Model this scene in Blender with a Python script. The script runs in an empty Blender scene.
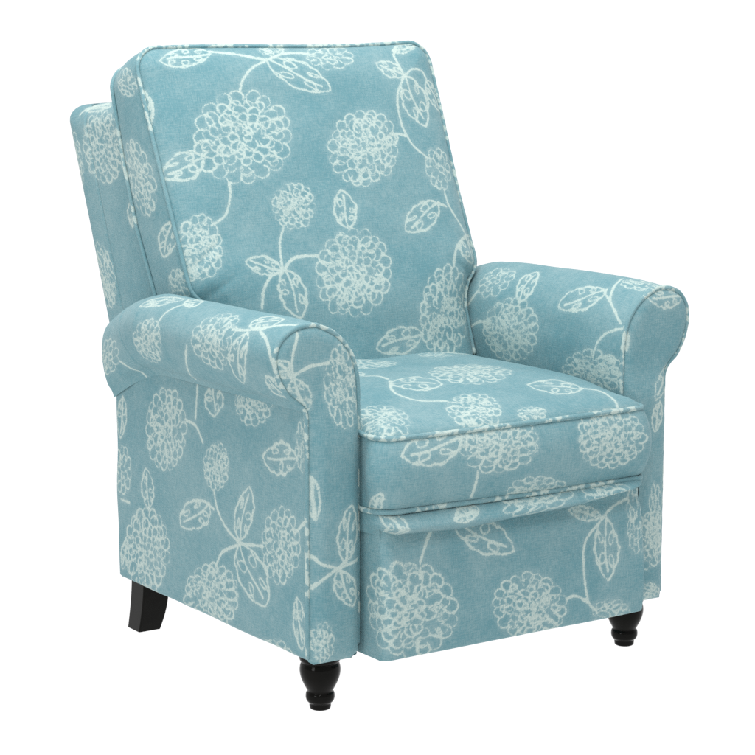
import numpy as np, math, random
# ------------------------------------------------------------------ shapes
# metres; x across the chair, y towards its back, z up, floor at z = 0
RES = 0.0023
DEPTH = 0.638
REST = math.atan(0.377)
E_UP = np.array([0, math.sin(REST), math.cos(REST)])
E_OUT = np.array([0, -math.cos(REST), math.sin(REST)])
Q0 = np.array([0, 0.461, 0.626])

def catmull(pts, n=24):
    P = np.array(pts, float)
    P = np.vstack([2*P[0]-P[1], P, 2*P[-1]-P[-2]])
    out = []
    for i in range(1, len(P)-2):
        t = np.linspace(0, 1, n, endpoint=False)[:, None]
        a, b, c, d = P[i-1], P[i], P[i+1], P[i+2]
        out.append(.5*((2*b)+(-a+c)*t+(2*a-5*b+4*c-d)*t*t+(-a+3*b-3*c+d)*t**3))
    out.append(P[-2][None])
    return np.vstack(out)

def resample(P, step=None, n=None):
    d = np.r_[0, np.cumsum(np.linalg.norm(np.diff(P, axis=0), axis=1))]
    if n is None: n = max(2, int(math.ceil(d[-1]/step))+1)
    s = np.linspace(0, d[-1], n)
    return np.stack([np.interp(s, d, P[:, k]) for k in range(P.shape[1])], 1), s

def seg_dist(pts, poly):
    """distance of pts (N,2) to a polyline (M,2)"""
    best = np.full(len(pts), 1e9)
    for a, b in zip(poly[:-1], poly[1:]):
        ab = b-a; L = ab@ab+1e-12
        t = np.clip(((pts-a)@ab)/L, 0, 1)
        d = np.hypot(*(pts-(a+t[:, None]*ab)).T)
        np.minimum(best, d, out=best)
    return best

def sstep(x, a, b):
    t = np.clip((x-a)/(b-a), 0, 1)
    return t*t*(3-2*t)

def soft_noise(U, V, seed, scale, amp):
    """a few crossed waves: the slack of stuffed cloth"""
    r = random.Random(seed); z = np.zeros_like(U)
    for k in range(7):
        a = r.uniform(0, math.pi); f = 2*math.pi/(scale*r.uniform(.6, 1.9))
        z += np.sin((U*math.cos(a)+V*math.sin(a))*f+r.uniform(0, 6.28)+1.3*np.sin((V*math.cos(a)-U*math.sin(a))*f*.6+r.uniform(0, 6)))
    return z*amp/2.6

class Panel:
    """a grid of points with cloth coordinates (u, v) in metres"""
    def __init__(self, name, P, U, V, flip=False):
        self.name = name; self.P = P; self.U = U; self.V = V; self.flip = flip

# arm section, outward distance o from the chair's middle and height z
ARM_IN = [(.268, .091), (.268, .25), (.2675, .40), (.267, .49), (.2695, .531), (.281, .567), (.308, .596), (.342, .6125),
          (.374, .610), (.401, .595), (.4135, .569), (.408, .538), (.391, .510), (.370, .494), (.3595, .480)]
def lifted(o, z, lift):
    return z+lift*sstep(z, .45, .61)
def drop(o, z, y):
    t = np.clip((y-.45)/.188, 0, 1)
    dz = -.064*t**1.5*sstep(z, .28, .47)
    o2 = np.where(o > .36, .36+(o-.36)*(1-.62*t), o)
    return o2, z+dz

def arm_roll(s, lift):
    sec, su = resample(catmull(ARM_IN), RES)
    ys = np.linspace(.002, DEPTH, int(DEPTH/RES))
    o = sec[:, 0][:, None]+0*ys; z = sec[:, 1][:, None]+0*ys; Y = 0*o+ys
    tan = np.gradient(sec, axis=0); tan /= np.linalg.norm(tan, axis=1)[:, None]
    no, nz = -tan[:, 1][:, None], tan[:, 0][:, None]     # outward from the stuffing
    z = lifted(o, z, lift)
    w = sstep(su, .34, .42)*(1-sstep(su, su[-1]-.035, su[-1]))
    puff = (.004*(1-np.exp(-ys/.022)))[None]*w[:, None]
    crown = ((.0005 if s < 0 else .006)*np.sin(np.pi*np.clip(ys/.56, 0, 1))**.8)[None]*(sstep(sec[:, 1], .50, .60))[:, None]
    U = su[:, None]+0*ys; V = Y
    wr = soft_noise(U, V, 5+int(s), .16, .0011)*w[:, None]
    # the sewn seam where the roll turns down at the back
    ds = np.abs(Y-(.478+np.clip(z-.478, 0, 1)*.55))
    seam = -.0022*np.exp(-(ds/.0028)**2)*sstep(su, .44, .50)[:, None]
    bulge_in = -.004*np.sin(np.pi*np.clip(su/.40, 0, 1))[:, None]*np.sin(np.pi*np.clip(ys/DEPTH, 0, 1))[None]
    z = z+(.013*np.exp(-ys/.007))[None]*(1-sstep(su, 0, .022))[:, None]
    o = o-no*(-(puff+wr+seam))*1.0
    z = z+nz*(puff+wr+seam)+crown
    o = o+bulge_in
    if s > 0: o = np.where(o > .36, .36+(o-.36)*.93, o)
    o, z = drop(o, z, Y)
    return Panel('roll', np.stack([s*o, Y, z], -1), U, V, flip=(s < 0))

def arm_side(s, lift):
    ys = np.linspace(0, DEPTH, int(DEPTH/RES)); zs = np.linspace(0, 1, int(.40/RES))
    Y = ys[None]+0*zs[:, None]
    top = np.interp(ys, [0, .46, .50, .56, DEPTH], [.492, .492, .486, .466, .428])
    Z = .09+(top-.09)[None]*zs[:, None]
    d = np.minimum(np.minimum(Y, DEPTH-Y), Z-.09)
    O = .3555+.003*(1-np.exp(-d/.004))+.004*np.sin(np.pi*np.clip(Y/DEPTH, 0, 1))*np.sin(np.pi*np.clip((Z-.09)/.40, 0, 1))
    O += soft_noise(Y, Z, 11, .22, .0012)+soft_noise(Y, Z, 12, .09, .0004)
    O = O-.004*(1-sstep(Z, .09, .096))
    return Panel('side', np.stack([s*O, Y, Z], -1), Y, Z, flip=(s > 0))

def arm_outline(lift, n=160):
    inn = catmull(ARM_IN[:8]); out = catmull(ARM_IN[7:]+[(.358, .44), (.358, .30), (.358, .085)])
    inn = inn.copy(); out = out.copy()
    inn[:, 1] = lifted(inn[:, 0], inn[:, 1], lift); out[:, 1] = lifted(out[:, 0], out[:, 1], lift)
    inn[0, 1] = .0885
    if lift > 0: out[:, 0] = np.where(out[:, 0] > .36, .36+(out[:, 0]-.36)*.93, out[:, 0])
    return inn, out

def arm_cap(s, lift, rear=False):
    inn, out = arm_outline(lift)
    zt = inn[-1, 1]
    th = np.linspace(0, 1, int(.56/RES))
    zz = np.unique(np.r_[np.linspace(.0885, .5, int(.41/RES)), .5+(zt-.0003-.5)*np.sin(np.linspace(0, 1, 70)*np.pi/2)])
    oi = np.interp(zz, inn[:, 1], inn[:, 0]); oo = np.interp(zz, out[::-1, 1], out[::-1, 0])
    # rounded foot corners
    rr = .012; k = np.clip((rr-(zz-.0885))/rr, 0, 1); cut = rr*(1-np.sqrt(1-k*k))
    oi = oi+cut; oo = oo-cut*.3-(.005*(1-sstep(zz, .475, .50)) if rear else 0)
    ks = np.linspace(0, 1, int(.13/RES))
    O = oi[:, None]*(1-ks)+oo[:, None]*ks; Z = zz[:, None]+0*ks
    poly = np.vstack([np.c_[oi, zz], np.c_[oo, zz][::-1]])[::3]
    d = seg_dist(np.c_[O.ravel(), Z.ravel()], poly).reshape(O.shape)
    d = np.minimum(d, Z-.0885+.004)
    if rear:
        Y = DEPTH+.006*(1-np.exp(-d/.012)); o2, z2 = drop(O, Z, 0*Y+DEPTH)
        return Panel('arm_rear', np.stack([s*o2, Y, z2], -1), O, Z, flip=(s < 0))
    dome = .020*np.sqrt(np.clip(1-(1-np.clip(d/.024, 0, 1))**2, 0, 1))+.003*(1-np.exp(-d/.03))
    dome = dome*(.45+.55*(1-sstep(Z, .42, .52)))
    Y = .003-dome+.002*np.exp(-d/.003)+soft_noise(O, Z, 21+int(s), .12, .0006)*np.clip(d/.02, 0, 1)
    return Panel('front', np.stack([s*O, Y, Z], -1), O, Z, flip=(s > 0))

# ---- back cushion, on the leaning plane
BL = [(.40, .260), (.457, .262), (.54, .262), (.567, .266), (.597, .284), (.62, .302), (.686, .308), (.77, .3135), (.853, .3185), (.938, .3225), (1.04, .3235)]
BR = [(.40, .256), (.457, .257), (.54, .259), (.567, .262), (.597, .276), (.623, .299), (.646, .305), (.673, .303), (.783, .2985), (.912, .2985), (1.04, .297)]
def back_outline():
    """closed-top outline in (x, s): up the left side, over, down the right"""
    zs = lambda z: (z-.626)/math.cos(REST)
    L = catmull([(-h, zs(z)) for z, h in BL[:-1]]); R = catmull([(h, zs(z)) for z, h in BR[:-1]])
    tl, tr = zs(1.0265), zs(1.037)
    def corner(c, r, a0, a1, n=14):
        a = np.linspace(a0, a1, n)
        return np.c_[c[0]+r*np.cos(a), c[1]+r*np.sin(a)]
    r = .045
    cl = corner((-.3235+r, tl-r), r, math.pi, math.pi/2); cr = corner((.297-r*.9, tr-r*.9), r*.9, math.pi/2, 0)
    top = np.linspace(0, 1, 20)[1:-1]
    mid = np.c_[cl[-1, 0]+(cr[0, 0]-cl[-1, 0])*top, cl[-1, 1]+(cr[0, 1]-cl[-1, 1])*top-.003*np.sin(top*np.pi)+.002*np.sin(top*2*np.pi)]
    P = np.vstack([L, cl, mid, cr, R[::-1]])
    return P
def back_point(X, S, T):
    return Q0+X[..., None]*np.array([1., 0, 0])+S[..., None]*E_UP+T[..., None]*E_OUT

def back_face(rear=False):
    P = back_outline(); i = np.argmax(P[:, 1])
    # split at the top
    L, R = P[:i+1], P[i:][::-1]
    top = P[:, 1].max(); lo = P[:, 1].min()
    ss = np.r_[np.linspace(lo, top-.05, int((top-.05-lo)/RES)), top-.05+.0498*np.sin(np.linspace(.04, 1, 42)*np.pi/2)]
    def edge(Q, s):
        o = np.maximum.accumulate(Q[:, 1])+np.arange(len(Q))*1e-7
        return np.interp(s, o, Q[:, 0])
    xl, xr = edge(L, ss), edge(R, ss)
    k = np.linspace(0, 1, int(.63/RES))
    X = xl[:, None]*(1-k)+xr[:, None]*k; S = ss[:, None]+0*k
    poly = P[::2]
    d = seg_dist(np.c_[X.ravel(), S.ravel()], poly).reshape(X.shape)
    if rear:
        return Panel('cushion_rear', back_point(X, S, -box_depth(S)), X, S, flip=True)
    T = .019*(1-np.exp(-d/.018))+.020*(1-np.exp(-d/.11))
    T += .010*np.exp(-((S+.05)/.09)**2)*(1-np.exp(-d/.1))-.0045*np.exp(-d/.0035)
    T += .010*np.exp(-((S-.00)/.07)**2-((X-.24)/.06)**2)*np.clip(d/.03, 0, 1)+.006*np.exp(-((S-.00)/.07)**2-((X+.24)/.06)**2)*np.clip(d/.03, 0, 1)
    T += soft_noise(X, S, 3, .25, .0016)*np.clip(d/.06, 0, 1)
    # pulled creases leaving the side seams low down, where the cushion narrows
    for sx, s0, an in ((1, -.03, .5), (1, -.09, .2), (-1, -.03, .5), (1, .02, .8), (-1, .03, .7)):
        xx = (X*sx-.29); yy = S-s0
        along = -xx*math.cos(an)+yy*math.sin(an); across = xx*math.sin(an)+yy*math.cos(an)
        T -= .0022*np.exp(-(across/.006)**2)*sstep(along, -.02, .01)*(1-sstep(along, .02, .09))
    return Panel('cushion', back_point(X, S, T), X, S)

def box_depth(s):
    return np.interp(s, [-.2, 0, .14, .27, .35, .44], [.11, .117, .124, .113, .101, .094])
def back_box():
    P, w = resample(back_outline(), RES)
    c = np.gradient(P, axis=0); c /= np.linalg.norm(c, axis=1)[:, None]
    n = np.c_[-c[:, 1], c[:, 0]]
    t = np.linspace(0, 1, int(.13/RES))
    dep = box_depth(P[:, 1])
    b = .006*np.sin(np.pi*t)**.7-.003*np.exp(-np.minimum(t, 1-t)/.03)
    off = b[None]+0*w[:, None]
    X = P[:, 0][:, None]+n[:, 0][:, None]*off; S = P[:, 1][:, None]+n[:, 1][:, None]*off
    T = -dep[:, None]*t[None]
    return Panel('cushion_box', back_point(X, S, T), w[:, None]+0*t, -T, flip=False)

# ---- outer back
FO = .300
def frame_profile():
    """side profile in (y, z), from low front up, over the top and down the back"""
    front = [(.545, .40), (.580, .55), (.640, .70), (.700, .86)]
    return catmull(front), None
def frame_edges(z):
    yf = np.interp(z, [.30, .40, .70, .94], [.50, .505, .600, .700])
    yr = np.interp(z, [.30, .42, .52, .70, .90, .94], [.745, .765, .799, .870, .953, .970])
    return yf, yr
def frame_outline():
    zz = np.linspace(.30, .885, 60); yf, yr = frame_edges(zz)
    f = np.c_[yf, zz]
    top = catmull([(yf[-1]+.004, .905), (.703, .926), (.72, .932), (.80, .929), (.880, .925), (.925, .921), (.943, .910), (yr[-1]+.001, .889)])
    return np.vstack([f, top, np.c_[yr, zz][::-1][3:]])
def frame_side(s):
    P = frame_outline(); i = np.argmax(P[:, 1]); A, B = P[:i+1], P[i:][::-1]
    zz = np.r_[np.linspace(.30, .88, int(.58/RES)), .88+(.9315-.88)*np.sin(np.linspace(.04, 1, 34)*np.pi/2)]
    def e(Q): return np.interp(zz, np.maximum.accumulate(Q[:, 1])+np.arange(len(Q))*1e-7, Q[:, 0])
    ya, yb = e(A), e(B); k = np.linspace(0, 1, int(.25/RES))
    Y = ya[:, None]*(1-k)+yb[:, None]*k; Z = zz[:, None]+0*k
    d = seg_dist(np.c_[Y.ravel(), Z.ravel()], P[::2]).reshape(Y.shape)
    O = FO-.035+.035*np.sqrt(np.clip(1-(1-np.clip(d/.045, 0, 1))**2, 0, 1))
    seam = np.abs(Y-np.interp(Z, [.30, .587, .918], [.61, .728, .862]))
    O -= .0035*np.exp(-(seam/.0028)**2)
    O -= .038*(1-sstep(Z, .44, .60))*(1-sstep(Y, .63, .66))
    return Panel('frame_side', np.stack([s*O, Y, Z], -1), Y, Z, flip=(s > 0))
def frame_strip():
    P, w = resample(frame_outline(), .004)
    xs = np.linspace(-(FO-.0325), FO-.0325, 150)
    Y = P[:, 0][:, None]+0*xs; Z = P[:, 1][:, None]+0*xs; X = 0*Y+xs
    b = .02*(1-(xs/(FO-.0325))**2)
    rear = sstep(w, w[-1]*.55, w[-1]*.7)
    Y = Y+rear[:, None]*b[None]
    return Panel('frame_strip', np.stack([X, Y, Z], -1), w[:, None]+0*xs, X, flip=True)

# ---- seat cushion
def seat_plan(n=1):
    def arc(c, r, a0, a1, m=12):
        a = np.linspace(a0, a1, m); return np.c_[c[0]+r*np.cos(a), c[1]+r*np.sin(a)]
    h = .2655; f = -.064
    a = arc((-h+.034, f+.034), .034, math.pi, 1.5*math.pi); b = arc((h-.022, f+.022), .022, 1.5*math.pi, 2*math.pi)
    t = np.linspace(0, 1, 30)[1:-1]
    mid = np.c_[a[-1, 0]+(b[0, 0]-a[-1, 0])*t, f-.006*np.sin(t*np.pi)]
    L = np.linspace(.45, f+.036, 40)
    return np.vstack([np.c_[-h+0*L, L], a, mid, b, np.c_[h+0*L, L[::-1]]])
def zpipe(y):
    return .4385+.018*sstep(y, -.05, .12)
def seat_top():
    P = seat_plan(); i = np.argmin(P[:, 1]); A, B = P[:i+1][::-1], P[i:]
    f = P[:, 1].min()
    ys = np.r_[f+.0002+.03*(1-np.cos(np.linspace(0, 1, 30)*np.pi/2)), np.linspace(f+.0325, .45, int(.47/RES))]
    def e(Q): return np.interp(ys, np.maximum.accumulate(Q[:, 1])+np.arange(len(Q))*1e-7, Q[:, 0])
    xa, xb = e(A), e(B); k = np.linspace(0, 1, int(.53/RES))
    X = xa[:, None]*(1-k)+xb[:, None]*k; Y = ys[:, None]+0*k
    d = seg_dist(np.c_[X.ravel(), Y.ravel()], P).reshape(X.shape)
    Z = zpipe(Y)+.014*(1-np.exp(-d/.016))+.020*(1-np.exp(-d/.08))-.0045*np.exp(-d/.0035)+soft_noise(X, Y, 8, .2, .0013)*np.clip(d/.05, 0, 1)
    return Panel('seat_top', np.stack([X, Y, Z], -1), X, Y)
def seat_box():
    P, w = resample(seat_plan(), RES)
    c = np.gradient(P, axis=0); c /= np.linalg.norm(c, axis=1)[:, None]; n = np.c_[c[:, 1], -c[:, 0]]
    t = np.linspace(0, 1, int(.125/RES))
    zt = zpipe(P[:, 1]); zb = .3235+0*zt-.002*np.sin(w*9)
    fr = sstep(-P[:, 1], .0, .05)
    off = (.018*np.sin(np.pi*t)**.8-.0045*np.exp(-np.minimum(t, 1-t)/.03))[None]*(.2+.8*fr[:, None])
    X = P[:, 0][:, None]+n[:, 0][:, None]*off*fr[:, None]*1.0; Y = P[:, 1][:, None]+n[:, 1][:, None]*off
    Z = zb[:, None]+(zt-zb)[:, None]*t[None]
    X = X+0*Z; U = w[:, None]+0*t
    Y = Y+soft_noise(U, Z, 14, .16, .0012)*fr[:, None]*np.sin(np.pi*t)[None]
    return Panel('seat_box', np.stack([X, Y, Z], -1), U, Z, flip=False)
def seat_under():
    P, w = resample(seat_plan(), RES)
    c = np.gradient(P, axis=0); c /= np.linalg.norm(c, axis=1)[:, None]; n = np.c_[c[:, 1], -c[:, 0]]
    t = np.linspace(0, 1, 40)
    fr = sstep(-P[:, 1], .0, .05)[:, None]
    h = np.interp(P[:, 0], [-.27, -.23, -.12, 0, .12, .2, .245, .27], [.028, .040, .043, .040, .033, .024, .018, .010])+.0012*np.sin(w*31)
    a = t*np.pi*.80
    off = (-.004*np.exp(-t/.06)+.0225*np.sin(np.minimum(a*1.25, np.pi))**.75-.034*np.clip((t-.5)/.5, 0, 1)**1.4)[None]*(.2+.8*fr)*(1-.75*sstep(P[:, 0], .215, .262))[:, None]
    X = P[:, 0][:, None]+n[:, 0][:, None]*off*.10; Y = P[:, 1][:, None]+n[:, 1][:, None]*off
    Z = .3205-h[:, None]*(t**.9+.10*np.clip((t-.8)/.2, 0, 1))[None]
    return Panel('seat_under', np.stack([X, Y, Z], -1), w[:, None]+0*t, Z, flip=True)

# ---- foot panel
def foot_plan():
    def arc(c, r, a0, a1, m=10):
        a = np.linspace(a0, a1, m); return np.c_[c[0]+r*np.cos(a), c[1]+r*np.sin(a)]
    h = .262; f = -.071; r = .018
    L = np.linspace(.20, f+r+.001, 30)
    return np.vstack([np.c_[-h+0*L, L], arc((-h+r, f+r), r, math.pi, 1.5*math.pi), arc((h-.008, f+.008), .008, 1.5*math.pi, 2*math.pi), np.c_[h+0*L, L[::-1]]])
def foot_box():
    P, w = resample(foot_plan(), RES)
    zz = np.linspace(.0905, .305, int(.21/RES))
    U = w[:, None]+0*zz; Z = zz[None]+0*U
    X = P[:, 0][:, None]+0*Z; Y = P[:, 1][:, None]+0*Z
    fr = sstep(-P[:, 1], .05, .066)[:, None]
    Y = Y+fr*(.009*sstep(Z, .10, .30)+.006*sstep(Z, .262, .292))-fr*(.005*np.sin(np.pi*np.clip((Z-.0905)/.2, 0, 1))+soft_noise(U, Z, 4, .25, .0008))
    k = np.clip((.008-(Z-.0905))/.008, 0, 1); Y = Y+fr*.008*(1-np.sqrt(1-k*k))
    return Panel('foot', np.stack([X, Y, Z], -1), U, Z, flip=True)
def flat(name, A, B, C, D, n=30, m=30, flip=False):
    """bilinear patch A-B-C-D"""
    A, B, C, D = map(lambda q: np.array(q, float), (A, B, C, D))
    a = np.linspace(0, 1, n)[:, None, None]; b = np.linspace(0, 1, m)[None, :, None]
    P = (A*(1-a)+B*a)*(1-b)+(D*(1-a)+C*a)*b
    U = np.linspace(0, np.linalg.norm(B-A), n)[:, None]+np.zeros((1, m)); V = np.linspace(0, np.linalg.norm(D-A), m)[None]+np.zeros((n, 1))
    return Panel(name, P, U, V, flip)

LIFT = {-1: 0.0, 1: 0.012}
def all_panels():
    d = {}
    for s, k in ((-1, 'near'), (1, 'far')):
        d[k+'_roll'] = arm_roll(s, LIFT[s]); d[k+'_side'] = arm_side(s, LIFT[s])
        d[k+'_front'] = arm_cap(s, LIFT[s]); d[k+'_rear'] = arm_cap(s, LIFT[s], True)
        d[k+'_frame'] = frame_side(s)
    d['cushion'] = back_face(); d['cushion_box'] = back_box(); d['cushion_rear'] = back_face(True)
    d['strip'] = frame_strip(); d['seat_top'] = seat_top(); d['seat_box'] = seat_box(); d['seat_under'] = seat_under()
    d['foot'] = foot_box()
    d['hind'] = flat('hind', (-.268, .625, .09), (.268, .625, .09), (.268, .625, .52), (-.268, .625, .52), 220, 180)
    return d

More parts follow.
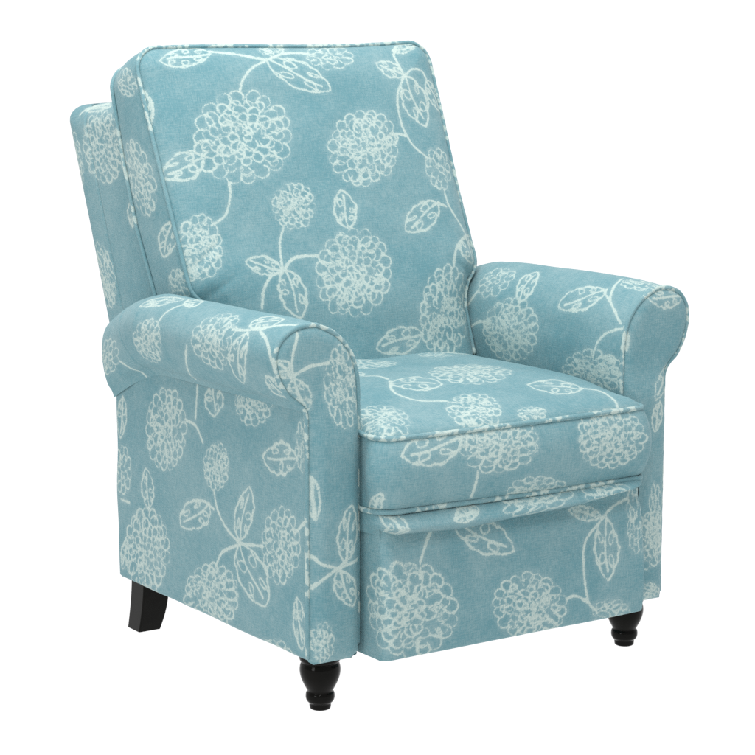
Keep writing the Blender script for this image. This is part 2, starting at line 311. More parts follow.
PRINT = {
 'cushion': dict(
  F=[[-0.1597,0.2531,0.0972,-0.0203,-0.003,-0.0846], [-0.2794,0.0621,0.0369,-0.0104,-0.0066,-0.0568], [-0.088,0.1228,0.0434,-0.0095,-0.0021,-0.0416], [0.0853,0.2251,0.0641,-0.0436,-0.025,-0.0663], [0.0627,0.4052,0.0472,-0.0162,-0.0046,-0.0276], [-0.0518,0.42,0.0253,-0.0092,0.0002,-0.0136], [0.2473,0.1824,0.0338,0.0007,0.006,-0.0395], [0.005,-0.0048,0.0737,-0.0375,-0.017,-0.0782], [0.1899,-0.0875,0.0597,-0.0257,-0.0062,-0.0825]],
  L=[[-0.1828,0.4126,-0.2877,0.3961,0.0053,0.0201], [-0.0747,0.3964,0.0414,0.336,-0.0181,-0.0229], [-0.2435,0.2172,-0.3165,0.1948,-0.0057,0.0234], [0.0146,0.0756,0.0164,0.1474,0.0243,0.0037], [0.2251,0.1162,0.138,0.0656,-0.014,0.0193], [0.2094,0.3628,0.158,0.3895,0.0116,0.0133], [0.2112,0.3613,0.237,0.2654,-0.0302,-0.0101], [0.265,0.4292,0.2048,0.4164,0.0048,0.0112], [0.2673,0.3577,0.2914,0.299,-0.0182,-0.0066], [0.2812,0.0554,0.2822,0.0018,-0.0319,-0.008], [-0.1421,0.0089,-0.2053,0.029,0.0082,0.0154], [-0.1346,0.0074,-0.1212,-0.0792,-0.0254,-0.0053], [0.126,-0.1243,0.0205,-0.1461,-0.0053,0.0224]],
  S=[[(-0.3208,0.3494),(-0.3145,0.3302),(-0.3129,0.3119),(-0.3188,0.2899)], [(-0.3154,0.3234),(-0.3208,0.3124)], [(-0.0798,0.3942),(-0.1119,0.3798),(-0.1362,0.357),(-0.1469,0.3367)], [(-0.0747,0.3964),(-0.103,0.4028),(-0.1342,0.4099),(-0.1829,0.4163)], [(-0.0747,0.3964),(-0.0367,0.4101),(-0.0017,0.4124),(0.0202,0.4099)], [(0.2099,0.3642),(0.2062,0.3851),(0.2044,0.4071),(0.2223,0.4294)], [(0.2092,0.3621),(0.1857,0.3283),(0.1793,0.2966),(0.1805,0.2648),(0.187,0.2455),(0.1971,0.2261),(0.2223,0.2039)], [(0.187,0.2455),(0.1685,0.2495),(0.1533,0.2476)], [(0.2122,0.3642),(0.2343,0.3769),(0.2585,0.3747),(0.2673,0.3577)], [(0.2487,0.1419),(0.2519,0.1116),(0.2683,0.0798),(0.2812,0.0554)], [(0.2251,0.1162),(0.2435,0.1105)], [(0.2812,0.0554),(0.2428,0.0296),(0.2258,-0.0043)], [(-0.116,0.0871),(-0.1318,0.0551),(-0.1383,0.0122)], [(-0.136,0.0093),(-0.1089,0.0285),(-0.064,0.0293)], [(-0.1409,0.006),(-0.1647,-0.0031),(-0.1831,-0.0248),(-0.192,-0.0553)], [(0.1555,-0.1624),(0.1318,-0.1796)], [(-0.2526,0.0981),(-0.224,0.1139),(-0.2078,0.1474),(-0.2059,0.1716)]],
 ),
 'cushion_box': dict(
  F=[[0.4691,0.0674,-0.0096,-0.0691,-0.0478,-0.0012], [0.6319,0.0382,-0.005,-0.0263,-0.0298,-0.007], [0.2629,0.0281,-0.0053,-0.0279,-0.0291,0.0055]],
  L=[[0.3691,0.0032,0.3206,0.0486,0.0108,0.0234]],
  S=[],
 ),
 'near_frame': dict(
  F=[[0.7814,0.8494,-0.0795,-0.0171,0.0079,-0.0635], [0.902,0.82,-0.034,-0.02,0.012,-0.055], [0.7879,0.6163,-0.0402,-0.0251,0.0074,-0.0571]],
  L=[[0.6699,0.7141,0.663,0.7676,-0.0221,0.0007], [0.87,0.914,0.775,0.9225,0.001,-0.006]],
  S=[[(0.885,0.905),(0.865,0.917),(0.8,0.9265)]],
 ),
 'near_roll': dict(
  F=[[0.6423,0.1861,-0.0005,0.0475,-0.0604,0.004], [0.6714,0.4048,-0.0107,0.0363,-0.0514,0.0025], [0.6753,0.6041,0.0173,0.0216,-0.0412,0.0315]],
  L=[[0.6108,0.1029,0.5764,0.0581,0.0121,-0.0225], [0.623,0.0937,0.707,0.1239,0.0017,0.026], [0.5923,0.3429,0.5673,0.3255,0.0127,-0.0251], [0.576,0.3693,0.6164,0.4573,-0.0093,0.0186], [0.6827,0.0353,0.7206,0.0002,0.011,0.0189]],
  S=[[(0.6226,0.1379),(0.619,0.1032),(0.6129,0.074)], [(0.6129,0.074),(0.5926,0.0348),(0.5724,-0.0161)], [(0.615,0.0659),(0.6317,0.0275),(0.6623,0.0053),(0.6846,0.0105)], [(0.6612,0.2632),(0.6921,0.2864),(0.7438,0.326)], [(0.6419,0.3682),(0.6156,0.3575),(0.591,0.3386)], [(0.6981,0.5599),(0.7248,0.5279),(0.7565,0.5121)]],
 ),
 'near_front': dict(
  F=[[0.2988,0.5189,-0.0337,0.0016,-0.0033,-0.0627], [0.3413,0.1232,-0.0164,-0.0001,-0.0013,-0.0318]],
  L=[[0.3907,0.5392,0.4113,0.5643,-0.0085,0.0076], [0.3873,0.5359,0.3605,0.4853,0.0153,-0.0056], [0.3563,0.3823,0.3512,0.3165,0.0074,-0.0035], [0.3033,0.2457,0.2902,0.3335,-0.0184,-0.0044], [0.3145,0.2332,0.2886,0.1739,0.0187,-0.0037]],
  S=[[(0.3891,0.541),(0.3872,0.5721),(0.3762,0.6039)], [(0.3857,0.5408),(0.3593,0.5517),(0.3242,0.5554)], [(0.3784,0.5023),(0.3596,0.4683)], [(0.318,0.2384),(0.3428,0.2468),(0.3556,0.2597)], [(0.3187,0.2369),(0.3428,0.2227),(0.3563,0.2099)], [(0.3144,0.2379),(0.2753,0.2458)], [(0.3033,0.2457),(0.3162,0.2381)]],
 ),
 'near_side': dict(
  F=[[0.445,0.3877,-0.0732,-0.0005,0.011,-0.0708], [0.2727,0.3528,-0.0406,-0.0002,0.0067,-0.0397], [0.0774,0.2609,-0.0536,0.0037,0.0105,-0.0614], [0.3012,0.1275,-0.0916,0.0059,0.0205,-0.0581], [0.5273,0.1615,-0.0842,0.0047,0.0165,-0.0781], [0.103,0.069,-0.07,0.0,0.012,-0.032], [0.6098,0.2899,-0.0337,-0.0013,0.0059,-0.0428], [0.1589,0.4767,-0.0571,-0.0005,0.0079,-0.0382], [0.0133,0.4293,-0.0208,0.0008,0.0032,-0.0403]],
  L=[[0.0296,0.4019,0.1305,0.3932,-0.007,0.0261], [0.2991,0.2862,0.3963,0.2299,0.0287,0.0132], [0.1996,0.2448,0.1682,0.3372,-0.0281,0.0027], [0.2,0.2381,0.1276,0.15,0.042,-0.0175], [0.5128,0.2392,0.5176,0.3092,-0.022,0.0047], [0.608,0.42,0.622,0.345,0.017,0.002], [0.2862,0.4849,0.2836,0.4344,0.0296,-0.0042], [0.0339,0.1854,0.0187,0.1062,0.0168,-0.0048], [0.6,0.165,0.622,0.108,-0.013,-0.004]],
  S=[[(0.2794,0.3112),(0.2675,0.28),(0.2367,0.2541),(0.2033,0.2391)], [(0.2102,0.2344),(0.2574,0.2132),(0.2809,0.1848)], [(0.1965,0.2405),(0.1602,0.2447),(0.1282,0.2493)], [(0.0375,0.2865),(0.006,0.3125)], [(0.3016,0.2853),(0.2811,0.2807)], [(0.3745,0.4145),(0.3422,0.4096),(0.3182,0.3853)], [(0.3402,0.481),(0.3422,0.4226)], [(0.618,0.236),(0.585,0.236)]],
 ),
 'seat_top': dict(
  F=[[0.0569,0.1467,0.0674,-0.0574,-0.0247,-0.0785], [-0.0624,-0.024,0.0378,-0.0405,-0.0201,-0.0504], [-0.2298,-0.0113,0.0343,-0.0296,-0.0257,-0.0485], [0.0295,-0.0555,0.0258,-0.0107,-0.0033,-0.0136], [0.1869,-0.0672,0.064,-0.0037,-0.0002,-0.0047]],
  L=[[-0.1168,0.1284,-0.0467,0.0839,-0.0239,-0.0335], [0.1779,0.0016,0.1001,0.0445,0.0207,0.0241]],
  S=[[(-0.103,0.1571),(-0.0992,0.1919),(-0.1138,0.2117)], [(-0.1094,0.1421),(-0.1454,0.0784),(-0.1335,0.0343),(-0.0857,0.0165)], [(0.1806,0.0049),(0.2066,-0.013),(0.2096,-0.0452),(0.2051,-0.0607)]],
 ),
 'seat_box': dict(
  F=[[0.7111,0.4148,0.0761,-0.0099,-0.0076,-0.0444], [0.9394,0.3987,0.0735,-0.0066,-0.0081,-0.0493], [0.8,0.318,0.07,0.004,-0.012,-0.034]],
  L=[[0.641,0.426,0.5292,0.4135,-0.0022,0.0257], [0.4739,0.2934,0.5055,0.3575,0.0115,0.0005]],
  S=[[(0.6656,0.3761),(0.6605,0.3334)], [(0.6591,0.4505),(0.6458,0.4106)]],
 ),
 'seat_under': dict(
  F=[[0.7913,0.3175,0.0629,-0.0416,-0.0053,-0.0213], [0.93,0.305,0.05,0.0,0.0,-0.02]],
  L=[[0.505,0.34,0.53,0.275,-0.0139,-0.0038], [0.6199,0.3044,0.6718,0.315,-0.0003,-0.0093]],
  S=[],
 ),
 'foot': dict(
  F=[[0.3078,0.1681,0.0886,-0.0,-0.0138,-0.0762], [0.5422,0.1379,0.0751,0.0022,-0.0119,-0.057], [0.7154,0.1006,0.04,0.0025,-0.0065,-0.0248], [0.7726,0.2496,0.0221,-0.0051,-0.0029,-0.0557]],
  L=[[0.4022,0.2925,0.5111,0.2334,-0.0162,-0.0204], [0.6946,0.2651,0.6321,0.283,0.006,0.01], [0.702,0.2626,0.7042,0.1588,-0.0254,0.0023]],
  S=[[(0.6988,0.2646),(0.7267,0.2785),(0.7613,0.2867)], [(0.6985,0.2625),(0.6593,0.2289),(0.654,0.1825),(0.6626,0.131),(0.6837,0.1056)], [(0.6626,0.1276),(0.6373,0.1414),(0.6175,0.1397)], [(0.3278,0.2395),(0.3422,0.2668),(0.361,0.2898)], [(0.4012,0.2926),(0.3743,0.296)]],
 ),
 'far_roll': dict(
  F=[[0.4283,0.3055,0.0036,-0.0488,-0.0778,-0.0021], [0.5051,0.3892,0.0262,-0.0176,-0.025,-0.0348], [0.3874,0.0756,0.0055,-0.0349,-0.0801,0.0064], [0.5547,0.0361,0.0132,-0.0166,-0.0396,-0.0181]],
  L=[[0.4743,0.2959,0.5398,0.3038,-0.0066,-0.0253], [0.5172,0.0907,0.4753,0.1855,0.017,0.0236]],
  S=[[(0.5137,0.0907),(0.4967,0.0589),(0.4683,0.0163)], [(0.4627,0.0074),(0.4505,0.0427),(0.4343,0.0626),(0.41,0.073)], [(0.5015,0.0656),(0.5291,0.0818),(0.5554,0.0907)], [(0.4806,0.4213),(0.4564,0.4385)], [(0.435,0.3671),(0.434,0.3946),(0.425,0.4194)]],
 ),
 'far_front': dict(
  F=[[0.3319,0.2298,0.0187,0.0023,-0.0025,-0.0632], [0.3212,0.105,0.0243,0.0038,-0.004,-0.0173]],
  L=[[0.3934,0.6072,0.318,0.612,0.0036,0.018], [0.2733,0.5587,0.2731,0.5242,-0.0039,-0.0013], [0.3681,0.4949,0.3263,0.4381,-0.0133,0.0038], [0.3354,0.4338,0.325,0.3833,-0.0116,0.0026]],
  S=[],
 ),
}
# ------------------------------------------------------------------ the printed cloth
# FLOWER (u, v, 2x2 matrix), LEAF (foot u v, tip u v, half width vector), STEM (points), in metres on each piece of cloth
def flower_lines(f, r):
    c = np.array(f[:2]); Mx = np.array([[f[2], f[3]], [f[4], f[5]]])
    size = math.sqrt(abs(np.linalg.det(Mx))); out = []
    lw = .0007+.0062*min(size, .085)
    if size > .06: rings = ((.84, 18, .150), (.69, 17, .145), (.53, 14, .14), (.38, 11, .135), (.23, 8, .12), (.09, 4, .10))
    elif size > .04: rings = ((.82, 15, .175), (.62, 13, .165), (.42, 10, .155), (.24, 6, .14), (.08, 3, .11))
    else: rings = ((.76, 10, .24), (.46, 7, .21), (.17, 3, .17))
    for j, (rad, n, s) in enumerate(rings):
        ph = r.uniform(0, 6.3)
        for k in range(n):
            if j and r.random() < .06: continue
            jt = .15 if j == 0 else .3
            a = ph+(k+r.uniform(-jt, jt))*2*math.pi/n
            q = rad+r.uniform(-.5, .4)*jt*.25; ss = s*(r.uniform(.95, 1.15) if j == 0 else r.uniform(.72, 1.15)); st = r.uniform(.95, 1.25) if j == 0 else r.uniform(.9, 1.55)
            tw = r.uniform(-2, 2)*jt+a
            cen = np.array([math.cos(a), math.sin(a)])*q
            er = np.array([math.cos(tw), math.sin(tw)]); et = np.array([-er[1], er[0]])
            sp = r.uniform(1.6, 2.7); sk = r.uniform(-.6, .6)
            th = np.linspace(-sp+sk, sp+sk, 11)
            pinch = 1-.35*np.clip(-np.cos(th), 0, 1)
            pts = cen+er*(np.cos(th)*ss*st)[:, None]+et*(np.sin(th)*ss*pinch)[:, None]
            out.append((c+pts@Mx.T, lw*r.uniform(.75, 1.5)))
            if r.random() < .10:            # the chalk went round twice
                out.append((c+(cen+(pts-cen)*r.uniform(.55, .85)+er*s*r.uniform(-.25, .25))@Mx.T, lw*r.uniform(.6, 1.0)))
    for k in range(9 if size > .05 else 3):       # stray chalk ticks in the heart
        a = r.uniform(0, 6.3); q = r.uniform(.05, .62); b = a+r.uniform(-1.2, 1.2)
        p0 = np.array([math.cos(a), math.sin(a)])*q
        p1 = p0+np.array([math.cos(b), math.sin(b)])*r.uniform(.08, .2)
        pm = (p0+p1)/2+np.array([r.uniform(-.05, .05), r.uniform(-.05, .05)])
        out.append((c+np.array([p0, pm, p1])@Mx.T, lw*.9))
    return out
def leaf_lines(l, r):
    b, t, w = np.array(l[:2]), np.array(l[2:4]), np.array(l[4:6]); d = t-b; out = []
    hw = np.hypot(*w)
    for sgn in (1, -1):
        x = np.linspace(0, 1, 36); ph = r.uniform(0, 6)
        lob = r.choice((3, 4, 5)) if hw > .0085 else 2
        y = sgn*np.sin(np.pi*x**.92)**.72*(.90+.16*np.abs(np.sin(math.pi*lob*x))+.04*np.sin(x*11+ph))
        out.append((b+x[:, None]*d+y[:, None]*w, (.0011+.022*min(hw, .026))*r.uniform(.9, 1.2)))
        # a cursive run of curls hanging inside each half
        L = np.hypot(*d)
        if hw > .0085:
            x0, x1 = r.uniform(.10, .16), r.uniform(.80, .90)
            if r.random() < .3: x1 -= .3
            n = max(2, int(round((x1-x0)*L/(1.45*hw)))); step = (x1-x0)/n
            ph = np.linspace(0, n*2*math.pi, n*14+1); grow = 1+.18*np.sin(ph*.7+r.uniform(0, 6))
            xc = x0+step*ph/(2*math.pi)
            env = np.sin(math.pi*np.clip(xc, .02, .98)**.92)**.72
            al = xc+np.sin(ph)*step*.50; ac = sgn*(env*.97-.35*grow*(1-np.cos(ph))*np.clip(env, .3, 1))
            out.append((b+al[:, None]*d+ac[:, None]*w, .0006+.032*min(hw, .026)))
    x = np.linspace(-.02, .86, 10)
    out.append((b+x[:, None]*d+(.12*np.sin(x*5+r.uniform(0, 6)))[:, None]*w, .0020))
    return out
def stem_lines(s, r):
    if len(s) < 2: return []
    return [(catmull([list(p) for p in s], 8), .0023*r.uniform(.9, 1.15))]
def filler(r, rects):
    """the same print carried on over cloth the photograph does not show"""
    F, L, S = [], [], []
    for (u0, v0, u1, v1) in rects:
        nu = max(1, round((u1-u0)/.17)); nv = max(1, round((v1-v0)/.17))
        for i in range(nu):
            for j in range(nv):
                u = u0+(i+.5+(.18 if j % 2 else -.18))*(u1-u0)/nu+r.uniform(-.02, .02); v = v0+(j+.5)*(v1-v0)/nv+r.uniform(-.02, .02)
                R = r.choice((.030, .044, .052)); F.append([u, v, R, R*.1, -R*.1, R*.95])
                a = r.uniform(0, 6.3); c, s = math.cos(a), math.sin(a)
                p = (u+c*R*1.7, v+s*R*1.7); S.append([(u+c*R, v+s*R), (u+c*R*1.35-s*.006, v+s*R*1.35+c*.006), p])
                for da in (.9, -.7):
                    q = r.uniform(.045, .062); cc, s2 = math.cos(a+da), math.sin(a+da)
                    L.append([p[0], p[1], p[0]+cc*q, p[1]+s2*q, -s2*.015, cc*.015])
    return dict(F=F, L=L, S=S)
FILL = {
 'near_roll': [(.02, .02, .40, .62)], 'far_roll': [(.02, .05, .26, .62), (.58, .02, .80, .62), (.42, .50, .60, .64)], 'far_side': [(0, .09, .638, .48)],
 'far_front': [(.28, .10, .36, .30)], 'near_rear': [(.26, .09, .40, .54)], 'far_rear': [(.26, .09, .40, .54)], 'far_frame': [(.6, .35, .95, .92)],
 'near_frame': [(.62, .32, .78, .52)], 'cushion_box': [(.75, 0, 1.95, .13)], 'strip': [(.70, -.26, 1.6, .26)], 'hind': [(0, 0, .53, .42)],
 'seat_top': [(-.26, .22, .26, .44)],
}
def ink_field(name, panel):
    """signed distance (metres) from each point of the cloth to the nearest printed line"""
    r = random.Random(sum(map(ord, name))*7+3)
    sets = [PRINT[name]] if name in PRINT else []
    if name in FILL: sets.append(filler(r, FILL[name]))
    U, V = panel.U, panel.V; h = .00125; pad = .02
    u0, v0 = U.min()-pad, V.min()-pad
    nu, nv = int((U.max()+pad-u0)/h)+2, int((V.max()+pad-v0)/h)+2
    G = np.full((nu, nv), .02, np.float32)
    K = 6
    for st in sets:
        lines = []
        for f in st['F']: lines += flower_lines(f, r)
        for l in st['L']: lines += leaf_lines(l, r)
        for s in st['S']: lines += stem_lines(s, r)
        for pts, w in lines:
            wob = np.array([[r.uniform(-.0004, .0004), r.uniform(-.0004, .0004)] for _ in pts])
            pts = pts+wob
            for a, b in zip(pts[:-1], pts[1:]):
                i0 = int((min(a[0], b[0])-u0)/h)-K; i1 = int((max(a[0], b[0])-u0)/h)+K+1
                j0 = int((min(a[1], b[1])-v0)/h)-K; j1 = int((max(a[1], b[1])-v0)/h)+K+1
                i0, j0 = max(i0, 0), max(j0, 0); i1, j1 = min(i1, nu), min(j1, nv)
                if i1 <= i0 or j1 <= j0: continue
                x = (u0+np.arange(i0, i1)*h-a[0])[:, None]; y = (v0+np.arange(j0, j1)*h-a[1])[None]
                dx, dy = b-a; t = np.clip((x*dx+y*dy)/(dx*dx+dy*dy+1e-12), 0, 1)
                ww = w*r.uniform(.8, 1.2)
                d = np.sqrt((x-t*dx)**2+(y-t*dy)**2)-ww
                g = G[i0:i1, j0:j1]; np.minimum(g, d, out=g)
    fu = (U-u0)/h; fv = (V-v0)/h
    i = np.clip(fu.astype(int), 0, nu-2); j = np.clip(fv.astype(int), 0, nv-2); a = fu-i; b = fv-j
    return G[i, j]*(1-a)*(1-b)+G[i+1, j]*a*(1-b)+G[i, j+1]*(1-a)*b+G[i+1, j+1]*a*b
CAM = dict(x=-1.9829, y=-2.5805, z=1.0158, yaw=0.5966, pitch=-0.1565, f=2050.17)
# ------------------------------------------------------------------ blender side
import bpy, bmesh
scene = bpy.context.scene
COL = scene.collection

def node(nt, kind, loc=(0, 0), **kw):
    n = nt.nodes.new(kind); n.location = loc
    for k, v in kw.items(): setattr(n, k, v)
    return n
def math_node(nt, op, a, b=None, c=None, clamp=False):
    n = nt.nodes.new('ShaderNodeMath'); n.operation = op; n.use_clamp = clamp
    for i, x in enumerate((a, b, c)):
        if x is None: continue
        if isinstance(x, (int, float)): n.inputs[i].default_value = x
        else: nt.links.new(x, n.inputs[i])
    return n.outputs[0]
def mix_col(nt, f, a, b):
    n = nt.nodes.new('ShaderNodeMix'); n.data_type = 'RGBA'
    for i, x in ((0, f), (6, a), (7, b)):
        if isinstance(x, (int, float)): n.inputs[i].default_value = x
        elif isinstance(x, tuple): n.inputs[i].default_value = (*x, 1)
        else: nt.links.new(x, n.inputs[i])
    return n.outputs[2]

CAM_SIDE_DIM = (.54, .54, .55)  # world grey towards the camera, lowered for stronger shading on the chair
BASE = (.121, .278, .317)
PALE = (.244, .380, .400)
INK = (.51, .61, .565)

def fabric():
    m = bpy.data.materials.new('printed_linen'); m.use_nodes = True; nt = m.node_tree; nt.nodes.clear()
    out = node(nt, 'ShaderNodeOutputMaterial'); bs = node(nt, 'ShaderNodeBsdfPrincipled'); nt.links.new(bs.outputs[0], out.inputs[0])
    obj = node(nt, 'ShaderNodeTexCoord').outputs['Object']; uv = node(nt, 'ShaderNodeUVMap', uv_map='cloth').outputs[0]
    def noise(vec, scale, detail=2., rough=.5, stretch=None):
        if stretch:
            mp = node(nt, 'ShaderNodeMapping'); mp.inputs['Scale'].default_value = stretch; nt.links.new(vec, mp.inputs[0]); vec = mp.outputs[0]
        n = node(nt, 'ShaderNodeTexNoise'); n.inputs['Scale'].default_value = scale; n.inputs['Detail'].default_value = detail
        n.inputs['Roughness'].default_value = rough; nt.links.new(vec, n.inputs['Vector']); return n.outputs[0]
    weft = noise(uv, 1, 3, .65, (70, 460, 1)); warp = noise(uv, 1, 3, .65, (460, 70, 1))
    speck = noise(obj, 640, 2, .7); cloud = noise(obj, 9, 3, .6); blot = noise(obj, 34, 4, .7)
    weave = math_node(nt, 'ADD', math_node(nt, 'MULTIPLY', weft, .5), math_node(nt, 'MULTIPLY', warp, .5))
    # worn paler patches of the dye
    p = math_node(nt, 'ADD', math_node(nt, 'MULTIPLY', cloud, 1.1), math_node(nt, 'MULTIPLY', blot, .5))
    p = math_node(nt, 'ADD', p, math_node(nt, 'MULTIPLY', weave, 2.6))
    p = math_node(nt, 'ADD', p, math_node(nt, 'MULTIPLY', speck, .9))
    mr = node(nt, 'ShaderNodeMapRange'); nt.links.new(p, mr.inputs[0]); mr.inputs[1].default_value = 2.25; mr.inputs[2].default_value = 3.05
    # chalky print
    ink = node(nt, 'ShaderNodeAttribute', attribute_name='ink').outputs['Fac']
    e1 = noise(obj, 330, 3, .7); e2 = noise(obj, 60, 2, .5)
    d = math_node(nt, 'ADD', ink, math_node(nt, 'MULTIPLY', math_node(nt, 'SUBTRACT', e1, .5), .0052))
    d = math_node(nt, 'ADD', d, math_node(nt, 'MULTIPLY', math_node(nt, 'SUBTRACT', e2, .5), .0020))
    halo = node(nt, 'ShaderNodeMapRange'); nt.links.new(ink, halo.inputs[0]); halo.inputs[1].default_value = .007; halo.inputs[2].default_value = .0; halo.inputs[4].default_value = .32
    base = mix_col(nt, math_node(nt, 'ADD', mr.outputs[0], halo.outputs[0], clamp=True), BASE, PALE)
    mk = node(nt, 'ShaderNodeMapRange'); nt.links.new(d, mk.inputs[0]); mk.inputs[1].default_value = .0007; mk.inputs[2].default_value = -.0007
    den = node(nt, 'ShaderNodeMapRange'); nt.links.new(math_node(nt, 'ADD', speck, weave), den.inputs[0]); den.inputs[1].default_value = .65; den.inputs[2].default_value = 1.15
    den.inputs[3].default_value = .42; den.inputs[4].default_value = 1.0
    col = mix_col(nt, math_node(nt, 'MULTIPLY', mk.outputs[0], den.outputs[0]), base, INK)
    nt.links.new(col, bs.inputs['Base Color'])
    bs.inputs['Roughness'].default_value = .75; bs.inputs['Specular IOR Level'].default_value = .25
    bs.inputs['Sheen Weight'].default_value = .10; bs.inputs['Sheen Roughness'].default_value = .5; bs.inputs['Sheen Tint'].default_value = (1, 1, .97, 1)
    bp = node(nt, 'ShaderNodeBump'); bp.inputs['Strength'].default_value = .35; bp.inputs['Distance'].default_value = .0012
    hgt = math_node(nt, 'ADD', weave, math_node(nt, 'MULTIPLY', speck, .5))
    nt.links.new(hgt, bp.inputs['Height'])
    slack = noise(obj, 13, 2, .5)
    b2 = node(nt, 'ShaderNodeBump'); b2.inputs['Strength'].default_value = .38; b2.inputs['Distance'].default_value = .01
    nt.links.new(slack, b2.inputs['Height']); nt.links.new(bp.outputs[0], b2.inputs['Normal']); nt.links.new(b2.outputs[0], bs.inputs['Normal'])
    return m
def wood():
    m = bpy.data.materials.new('black_lacquered_wood'); m.use_nodes = True; nt = m.node_tree; bs = nt.nodes['Principled BSDF']
    t = node(nt, 'ShaderNodeTexNoise'); t.inputs['Scale'].default_value = 60; t.inputs['Detail'].default_value = 4
    nt.links.new(node(nt, 'ShaderNodeTexCoord').outputs['Object'], t.inputs['Vector'])
    nt.links.new(mix_col(nt, t.outputs[0], (.0022, .0024, .002), (.0065, .006, .005)), bs.inputs['Base Color'])
    mr = node(nt, 'ShaderNodeMapRange'); nt.links.new(t.outputs[0], mr.inputs[0]); mr.inputs[3].default_value = .06; mr.inputs[4].default_value = .15
    nt.links.new(mr.outputs[0], bs.inputs['Roughness']); bs.inputs['Specular IOR Level'].default_value = .09
    return m
def shadowless_sheet():
    """made-up floor sheet: passes world light up from below, so it stays white and unshadowed"""
    m = bpy.data.materials.new('shadowless_white_sheet'); m.use_nodes = True; nt = m.node_tree; nt.nodes.clear()
    out = node(nt, 'ShaderNodeOutputMaterial'); tr = node(nt, 'ShaderNodeBsdfTranslucent'); tr.inputs[0].default_value = (1, 1, 1, 1)
    nt.links.new(tr.outputs[0], out.inputs[0]); return m
FAB, WOOD, FLOOR_MAT = fabric(), wood(), shadowless_sheet()

def mesh_from(name, chunks, mat, parent=None, middle=(0, 0, 0)):
    """chunks: (P grid, U, V, ink) joined as ONE mesh, faces turned away from `middle`"""
    vs, fs, us, ink = [], [], [], []; base = 0
    for P, U, V, I, mid in chunks:
        a, b = P.shape[:2]; idx = np.arange(a*b).reshape(a, b)+base
        q = np.stack([idx[:-1, :-1], idx[1:, :-1], idx[1:, 1:], idx[:-1, 1:]], -1).reshape(-1, 4)
        n = np.cross(np.gradient(P, axis=0), np.gradient(P, axis=1))
        m = np.array(mid if mid is not None else middle)
        if (n*(P-m)).sum() < 0: q = q[:, ::-1]
        vs.append(P.reshape(-1, 3)); fs.append(q); us.append(np.stack([U, V], -1).reshape(-1, 2)); ink.append(I.ravel()); base += a*b
    V_ = np.vstack(vs).astype(np.float32); F = np.vstack(fs).astype(np.int32); UV = np.vstack(us).astype(np.float32); I_ = np.concatenate(ink).astype(np.float32)
    me = bpy.data.meshes.new(name); me.vertices.add(len(V_)); me.vertices.foreach_set('co', V_.ravel())
    me.loops.add(F.size); me.loops.foreach_set('vertex_index', F.ravel())
    me.polygons.add(len(F)); me.polygons.foreach_set('loop_start', np.arange(0, F.size, 4, dtype=np.int32))
    me.update(calc_edges=True); me.polygons.foreach_set('use_smooth', np.ones(len(F), bool))
    lay = me.uv_layers.new(name='cloth'); lay.data.foreach_set('uv', UV[F.ravel()].ravel())
    at = me.attributes.new('ink', 'FLOAT', 'POINT'); at.data.foreach_set('value', I_)
    me.materials.append(mat); me.validate()
    o = bpy.data.objects.new(name, me); COL.objects.link(o)
    if parent: o.parent = parent
    return o

PAN = all_panels()
def chunk(k, mid):
    p = PAN[k]; return (p.P, p.U, p.V, ink_field(k, p), mid)
def tube(path, rad, seed, closed=False, step=.004):
    P, s = resample(np.array(path, float), step)
    P[1:-1] = (P[:-2]+2*P[1:-1]+P[2:])/4
    T = np.gradient(P, axis=0); T /= np.linalg.norm(T, axis=1)[:, None]
    N = np.cross(T, np.array([.31, .17, .93])); N /= np.linalg.norm(N, axis=1)[:, None]; B = np.cross(T, N)
    a = np.linspace(0, 2*np.pi, 13); k = (1+.05*np.sin(s*210)+.03*np.sin(s*67+seed))*rad; k[0] = k[-1] = 1e-5; k = k[:, None, None]
    G = P[:, None]+k*(np.cos(a)[None, :, None]*N[:, None]+np.sin(a)[None, :, None]*B[:, None])
    # the print runs over the cord in short dashes
    r = random.Random(seed); ink = np.full(len(s), .01); x = r.uniform(0, .1)
    while x < s[-1]:
        L = r.uniform(.02, .11)
        if r.random() < .74:
            y = x
            while y < x+L:
                w = r.choice((.0025, .0035, .005, .008, .013))*r.uniform(.7, 1.2); c0 = y+w/2; ink = np.minimum(ink, np.abs(s-c0)*.6-w*.3); y += w+r.uniform(.002, .012)
        x += L+r.uniform(.01, .09)
    return G, s[:, None]+0*a, .02*a[None]+0*s[:, None], ink[:, None]+.0016*np.sin(a*2+s[:, None]*90)
def piping(name, path, parent, seed, rad=.0038):
    G, U, V, I = tube(path, rad, seed)
    c = np.array(path).mean(0)
    o = mesh_from(name, [(G, U, V, I, None)], FAB, parent)
    bm = bmesh.new(); bm.from_mesh(o.data); bmesh.ops.recalc_face_normals(bm, faces=bm.faces); bm.to_mesh(o.data); bm.free()
    return o

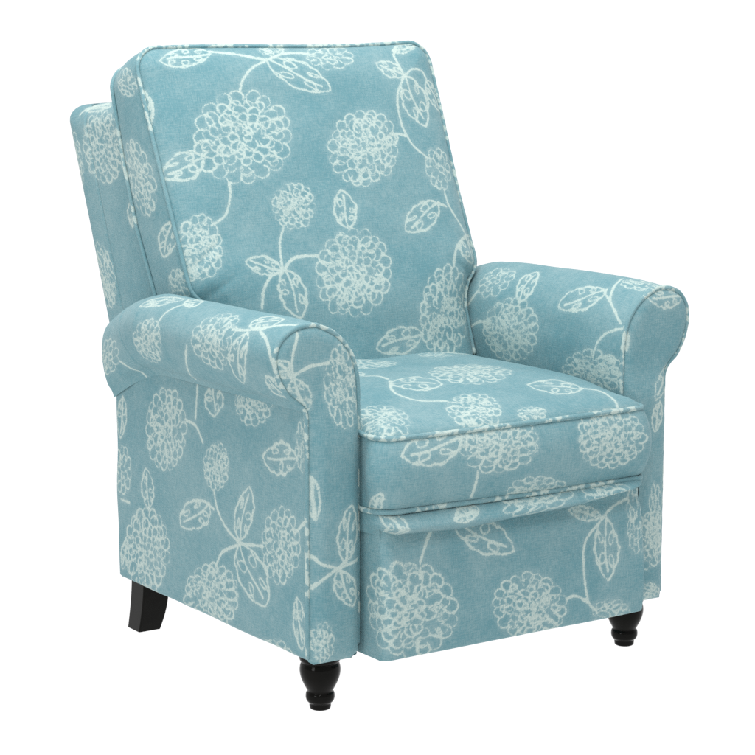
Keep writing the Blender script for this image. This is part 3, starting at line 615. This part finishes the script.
# ---- the recliner
root = bpy.data.objects.new('recliner', None); COL.objects.link(root); root.empty_display_size = .2
root['label'] = 'blue recliner armchair with white chrysanthemum print, rolled arms and black wooden legs'; root['category'] = 'armchair'
for s, k in ((-1, 'near'), (1, 'far')):
    lift = LIFT[s]; bx = s*.31
    roll = PAN[k+'_roll']
    arm = mesh_from('arm', [(roll.P, roll.U, roll.V, ink_field(k+'_roll', roll), (s*.335, .3, .45)), chunk(k+'_side', (0, .3, .3)), chunk(k+'_rear', (bx, .3, .3))], FAB, root)
    fr = chunk(k+'_front', (bx, .3, .3))
    panel = mesh_from('front_panel', [fr], FAB, arm)
    inn, out = arm_outline(lift)
    line = np.vstack([inn, out[1:]])
    line = line[(line[:, 1] >= .103) | ((line[:, 0] > .33) & (line[:, 1] > .0865))]
    c = np.gradient(line, axis=0); c /= np.linalg.norm(c, axis=1)[:, None]+1e-9
    P3 = np.c_[s*(line[:, 0]-c[:, 1]*.0012), np.full(len(line), .0015), line[:, 1]+c[:, 0]*.0012]
    piping('piping', P3, arm, 31+s)

Pb = back_outline()
cush = mesh_from('back_cushion', [chunk('cushion', (0, .7, .75)), chunk('cushion_box', (0, .60, .72)), chunk('cushion_rear', (0, .5, .75))], FAB, root)
keep = Pb[:, 1] > -.17
Pk = Pb[keep]
piping('piping', back_point(Pk[:, 0], Pk[:, 1], 0*Pk[:, 0]+.001), cush, 5)
dep = box_depth(Pk[:, 1])
piping('piping', back_point(Pk[:, 0]*1.006, Pk[:, 1]+.001, -dep), cush, 6)

mesh_from('outer_back', [chunk('near_frame', (0, .75, .65)), chunk('far_frame', (0, .75, .65)), chunk('strip', (0, .75, .6))], FAB, root)

seat = mesh_from('seat_cushion', [chunk('seat_top', (0, .2, .3)), chunk('seat_box', (0, .2, .38)), chunk('seat_under', (0, .2, .38))], FAB, root)
pl = seat_plan(); n_ = np.gradient(pl, axis=0); n_ /= np.linalg.norm(n_, axis=1)[:, None]; n_ = np.c_[n_[:, 1], -n_[:, 0]]
pp, _ = resample(np.c_[pl+n_*-.0005*-1, zpipe(pl[:, 1])], .004)
piping('piping', pp, seat, 12, .0042)
low = np.c_[pl+n_*.0012, .3225-.002*np.sin(np.linspace(0, 12, len(pl)))]
piping('piping', low[pl[:, 1] < .2], seat, 15, .0042)

foot = mesh_from('footrest', [chunk('foot', (0, .1, .2)),
    (lambda f: (f.P, f.U, f.V, f.U*0+.02, (0, .1, .5)))(flat('b', (-.257, -.058, .0920), (.258, -.058, .0920), (.258, .2, .0920), (-.257, .2, .0920), 8, 8)),
    (lambda f: (f.P, f.U, f.V, f.U*0+.02, (0, .1, 0)))(flat('t', (-.257, -.062, .3035), (.258, -.062, .3035), (.258, .2, .3035), (-.257, .2, .3035), 8, 8))], FAB, root)
def plain(*a, mid=None):
    f = flat('p', *a, n=24, m=24); return (f.P, f.U, f.V, f.U*0+.02, mid)
mesh_from('base', [chunk('hind', (0, .3, .3)), plain((-.349, .035, .0925), (.349, .035, .0925), (.349, .632, .0925), (-.349, .632, .0925), mid=(0, .3, .5)),
    plain((-.2675, .008, .13), (.2675, .008, .13), (.2675, .008, .43), (-.2675, .008, .43), mid=(0, .3, .3)),
    plain((-.267, .21, .28), (.267, .21, .28), (.267, .625, .28), (-.267, .625, .28), mid=(0, .3, 0))], FAB, root)

# ---- legs
PROFILE = [(0, 0), (.0145, 0), (.0162, .0012), (.0170, .004), (.0174, .0085), (.0182, .0105), (.0212, .0135), (.0228, .0180), (.0230, .0225), (.0222, .0265), (.0206, .0292),
           (.0212, .0318), (.0240, .0370), (.0275, .0440), (.0302, .0510), (.0318, .0575), (.0324, .0640), (.0318, .0700), (.0304, .0745), (.0298, .0765),
           (.0312, .0785), (.0326, .0815), (.0330, .0850), (.0328, .0900), (.0300, .0930), (0, .0930)]
def smooth_profile():
    return catmull(PROFILE[1:-1], 5)
def wood_grid(name, P, parent, label, loc):
    P = np.array(P); a, b = P.shape[:2]
    o = mesh_from(name, [(P, np.zeros((a, b)), np.zeros((a, b)), np.zeros((a, b)), None)], WOOD, parent)
    bm = bmesh.new(); bm.from_mesh(o.data); bmesh.ops.remove_doubles(bm, verts=bm.verts, dist=1e-5)
    es = [e for e in bm.edges if e.is_boundary]
    if es: bmesh.ops.holes_fill(bm, edges=es, sides=0)
    bmesh.ops.recalc_face_normals(bm, faces=bm.faces); bm.to_mesh(o.data); bm.free()
    o.location = loc; o['label'] = label; return o
pr = smooth_profile(); th = np.linspace(0, 2*np.pi, 49)
G = np.stack([pr[:, :1]*np.cos(th), pr[:, :1]*np.sin(th), pr[:, 1:]+0*th], -1)
for x, lab in ((-.314, 'turned black front leg under the left arm'), (.314, 'turned black front leg under the right arm')):
    wood_grid('leg', G, root, lab, (x, .037, 0))
def sabre(s):
    rows = []
    for t in np.linspace(0, 1, 14):            # t = 0 at the floor
        z = .0935*t; k = 1-t
        x0, x1 = .3505, .3505-(.043+.007*t+.004*math.sin(t*math.pi)); y0 = .556+.021*k**1.6; y1 = .604+.018*k**1.5
        r = .0025; loop = []
        for cx, cy, a0 in ((x0-r, y1-r, 0), (x1+r, y1-r, 90), (x1+r, y0+r, 180), (x0-r, y0+r, 270)):
            for da in (0, 30, 60, 90):
                a = math.radians(a0+da); loop.append((s*(cx+r*math.cos(a)), cy+r*math.sin(a), z))
        loop.append(loop[0]); rows.append(loop)
    return rows
for s in (-1, 1):
    wood_grid('leg', sabre(s), root, 'tapered black rear leg curving backward', (0, 0, 0))
for o in root.children:
    if o.name.startswith('leg') and 'rear' in o['label']:
        m = o.data.polygons; m.foreach_set('use_smooth', np.zeros(len(m), bool))

# ---- added floor sheet, light, camera
fl = flat('floor', (-6, -6, 0), (6, -6, 0), (6, 6, 0), (-6, 6, 0), 2, 2)
floor = mesh_from('floor', [(fl.P, fl.U, fl.V, fl.U*0, (0, 0, -5))], FLOOR_MAT); floor['kind'] = 'structure'  # added sheet, glows through from below so no shadow shows

w = bpy.data.worlds.new('World'); scene.world = w; w.use_nodes = True
bg = w.node_tree.nodes['Background']; bg.inputs[1].default_value = 1.07
# made-up world tint: white behind and below, dimmed camera-side to deepen shading
wn = w.node_tree; tc = node(wn, 'ShaderNodeTexCoord'); dot = node(wn, 'ShaderNodeVectorMath', operation='DOT_PRODUCT')
wn.links.new(tc.outputs['Generated'], dot.inputs[0]); dot.inputs[1].default_value = (.56, .83, -.15)
behind_mask = node(wn, 'ShaderNodeMapRange', interpolation_type='SMOOTHSTEP'); wn.links.new(dot.outputs['Value'], behind_mask.inputs[0]); behind_mask.inputs[1].default_value = -.15; behind_mask.inputs[2].default_value = .35
sp = node(wn, 'ShaderNodeSeparateXYZ'); wn.links.new(tc.outputs['Generated'], sp.inputs[0])
below = math_node(wn, 'LESS_THAN', sp.outputs[2], 0.0)
wn.links.new(mix_col(wn, math_node(wn, 'MAXIMUM', behind_mask.outputs[0], below), CAM_SIDE_DIM, (1., 1., 1.)), bg.inputs[0])

def lamp(name, loc, target, size, power, col=(1, 1, 1)):
    l = bpy.data.lights.new(name, 'AREA'); l.shape = 'RECTANGLE'; l.size, l.size_y = size; l.energy = power; l.color = col
    o = bpy.data.objects.new(name, l); COL.objects.link(o); o.location = loc
    from mathutils import Vector
    o.rotation_euler = (Vector(target)-Vector(loc)).to_track_quat('-Z', 'Y').to_euler(); return o
lamp('overhead_softbox', (-.5, -.1, 3.0), (0, .2, .5), (1.6, 1.2), 57)
lamp('side_fill', (-3.2, -.9, .75), (-.3, .3, .35), (.8, .9), 14)  # added fill, kept low to light the left side, not the far inner arm
lamp('spot_softbox', (-2.2, -2.6, 3.0), (0, .2, .4), (.17, .17), 15)
lamp('top_strip', (-1.2, -1.9, 3.1), (0, .2, .4), (.3, .15), 9)

cam = bpy.data.cameras.new('camera'); co = bpy.data.objects.new('camera', cam); COL.objects.link(co); scene.camera = co
from mathutils import Matrix
yaw, pitch = CAM['yaw'], CAM['pitch']
fwd = np.array([math.sin(yaw)*math.cos(pitch), math.cos(yaw)*math.cos(pitch), math.sin(pitch)])
rgt = np.array([math.cos(yaw), -math.sin(yaw), 0]); up = np.cross(rgt, fwd)
co.matrix_world = Matrix(((rgt[0], up[0], -fwd[0], CAM['x']), (rgt[1], up[1], -fwd[1], CAM['y']), (rgt[2], up[2], -fwd[2], CAM['z']), (0, 0, 0, 1)))
cam.sensor_width = 36; cam.lens = 36*CAM['f']/755; cam.clip_end = 100; cam.clip_start = .05

scene.view_settings.view_transform = 'Standard'; scene.view_settings.look = 'None'; scene.view_settings.exposure = 0; scene.view_settings.gamma = 1
scene.render.engine = 'CYCLES'; scene.cycles.use_denoising = False; scene.cycles.max_bounces = 6
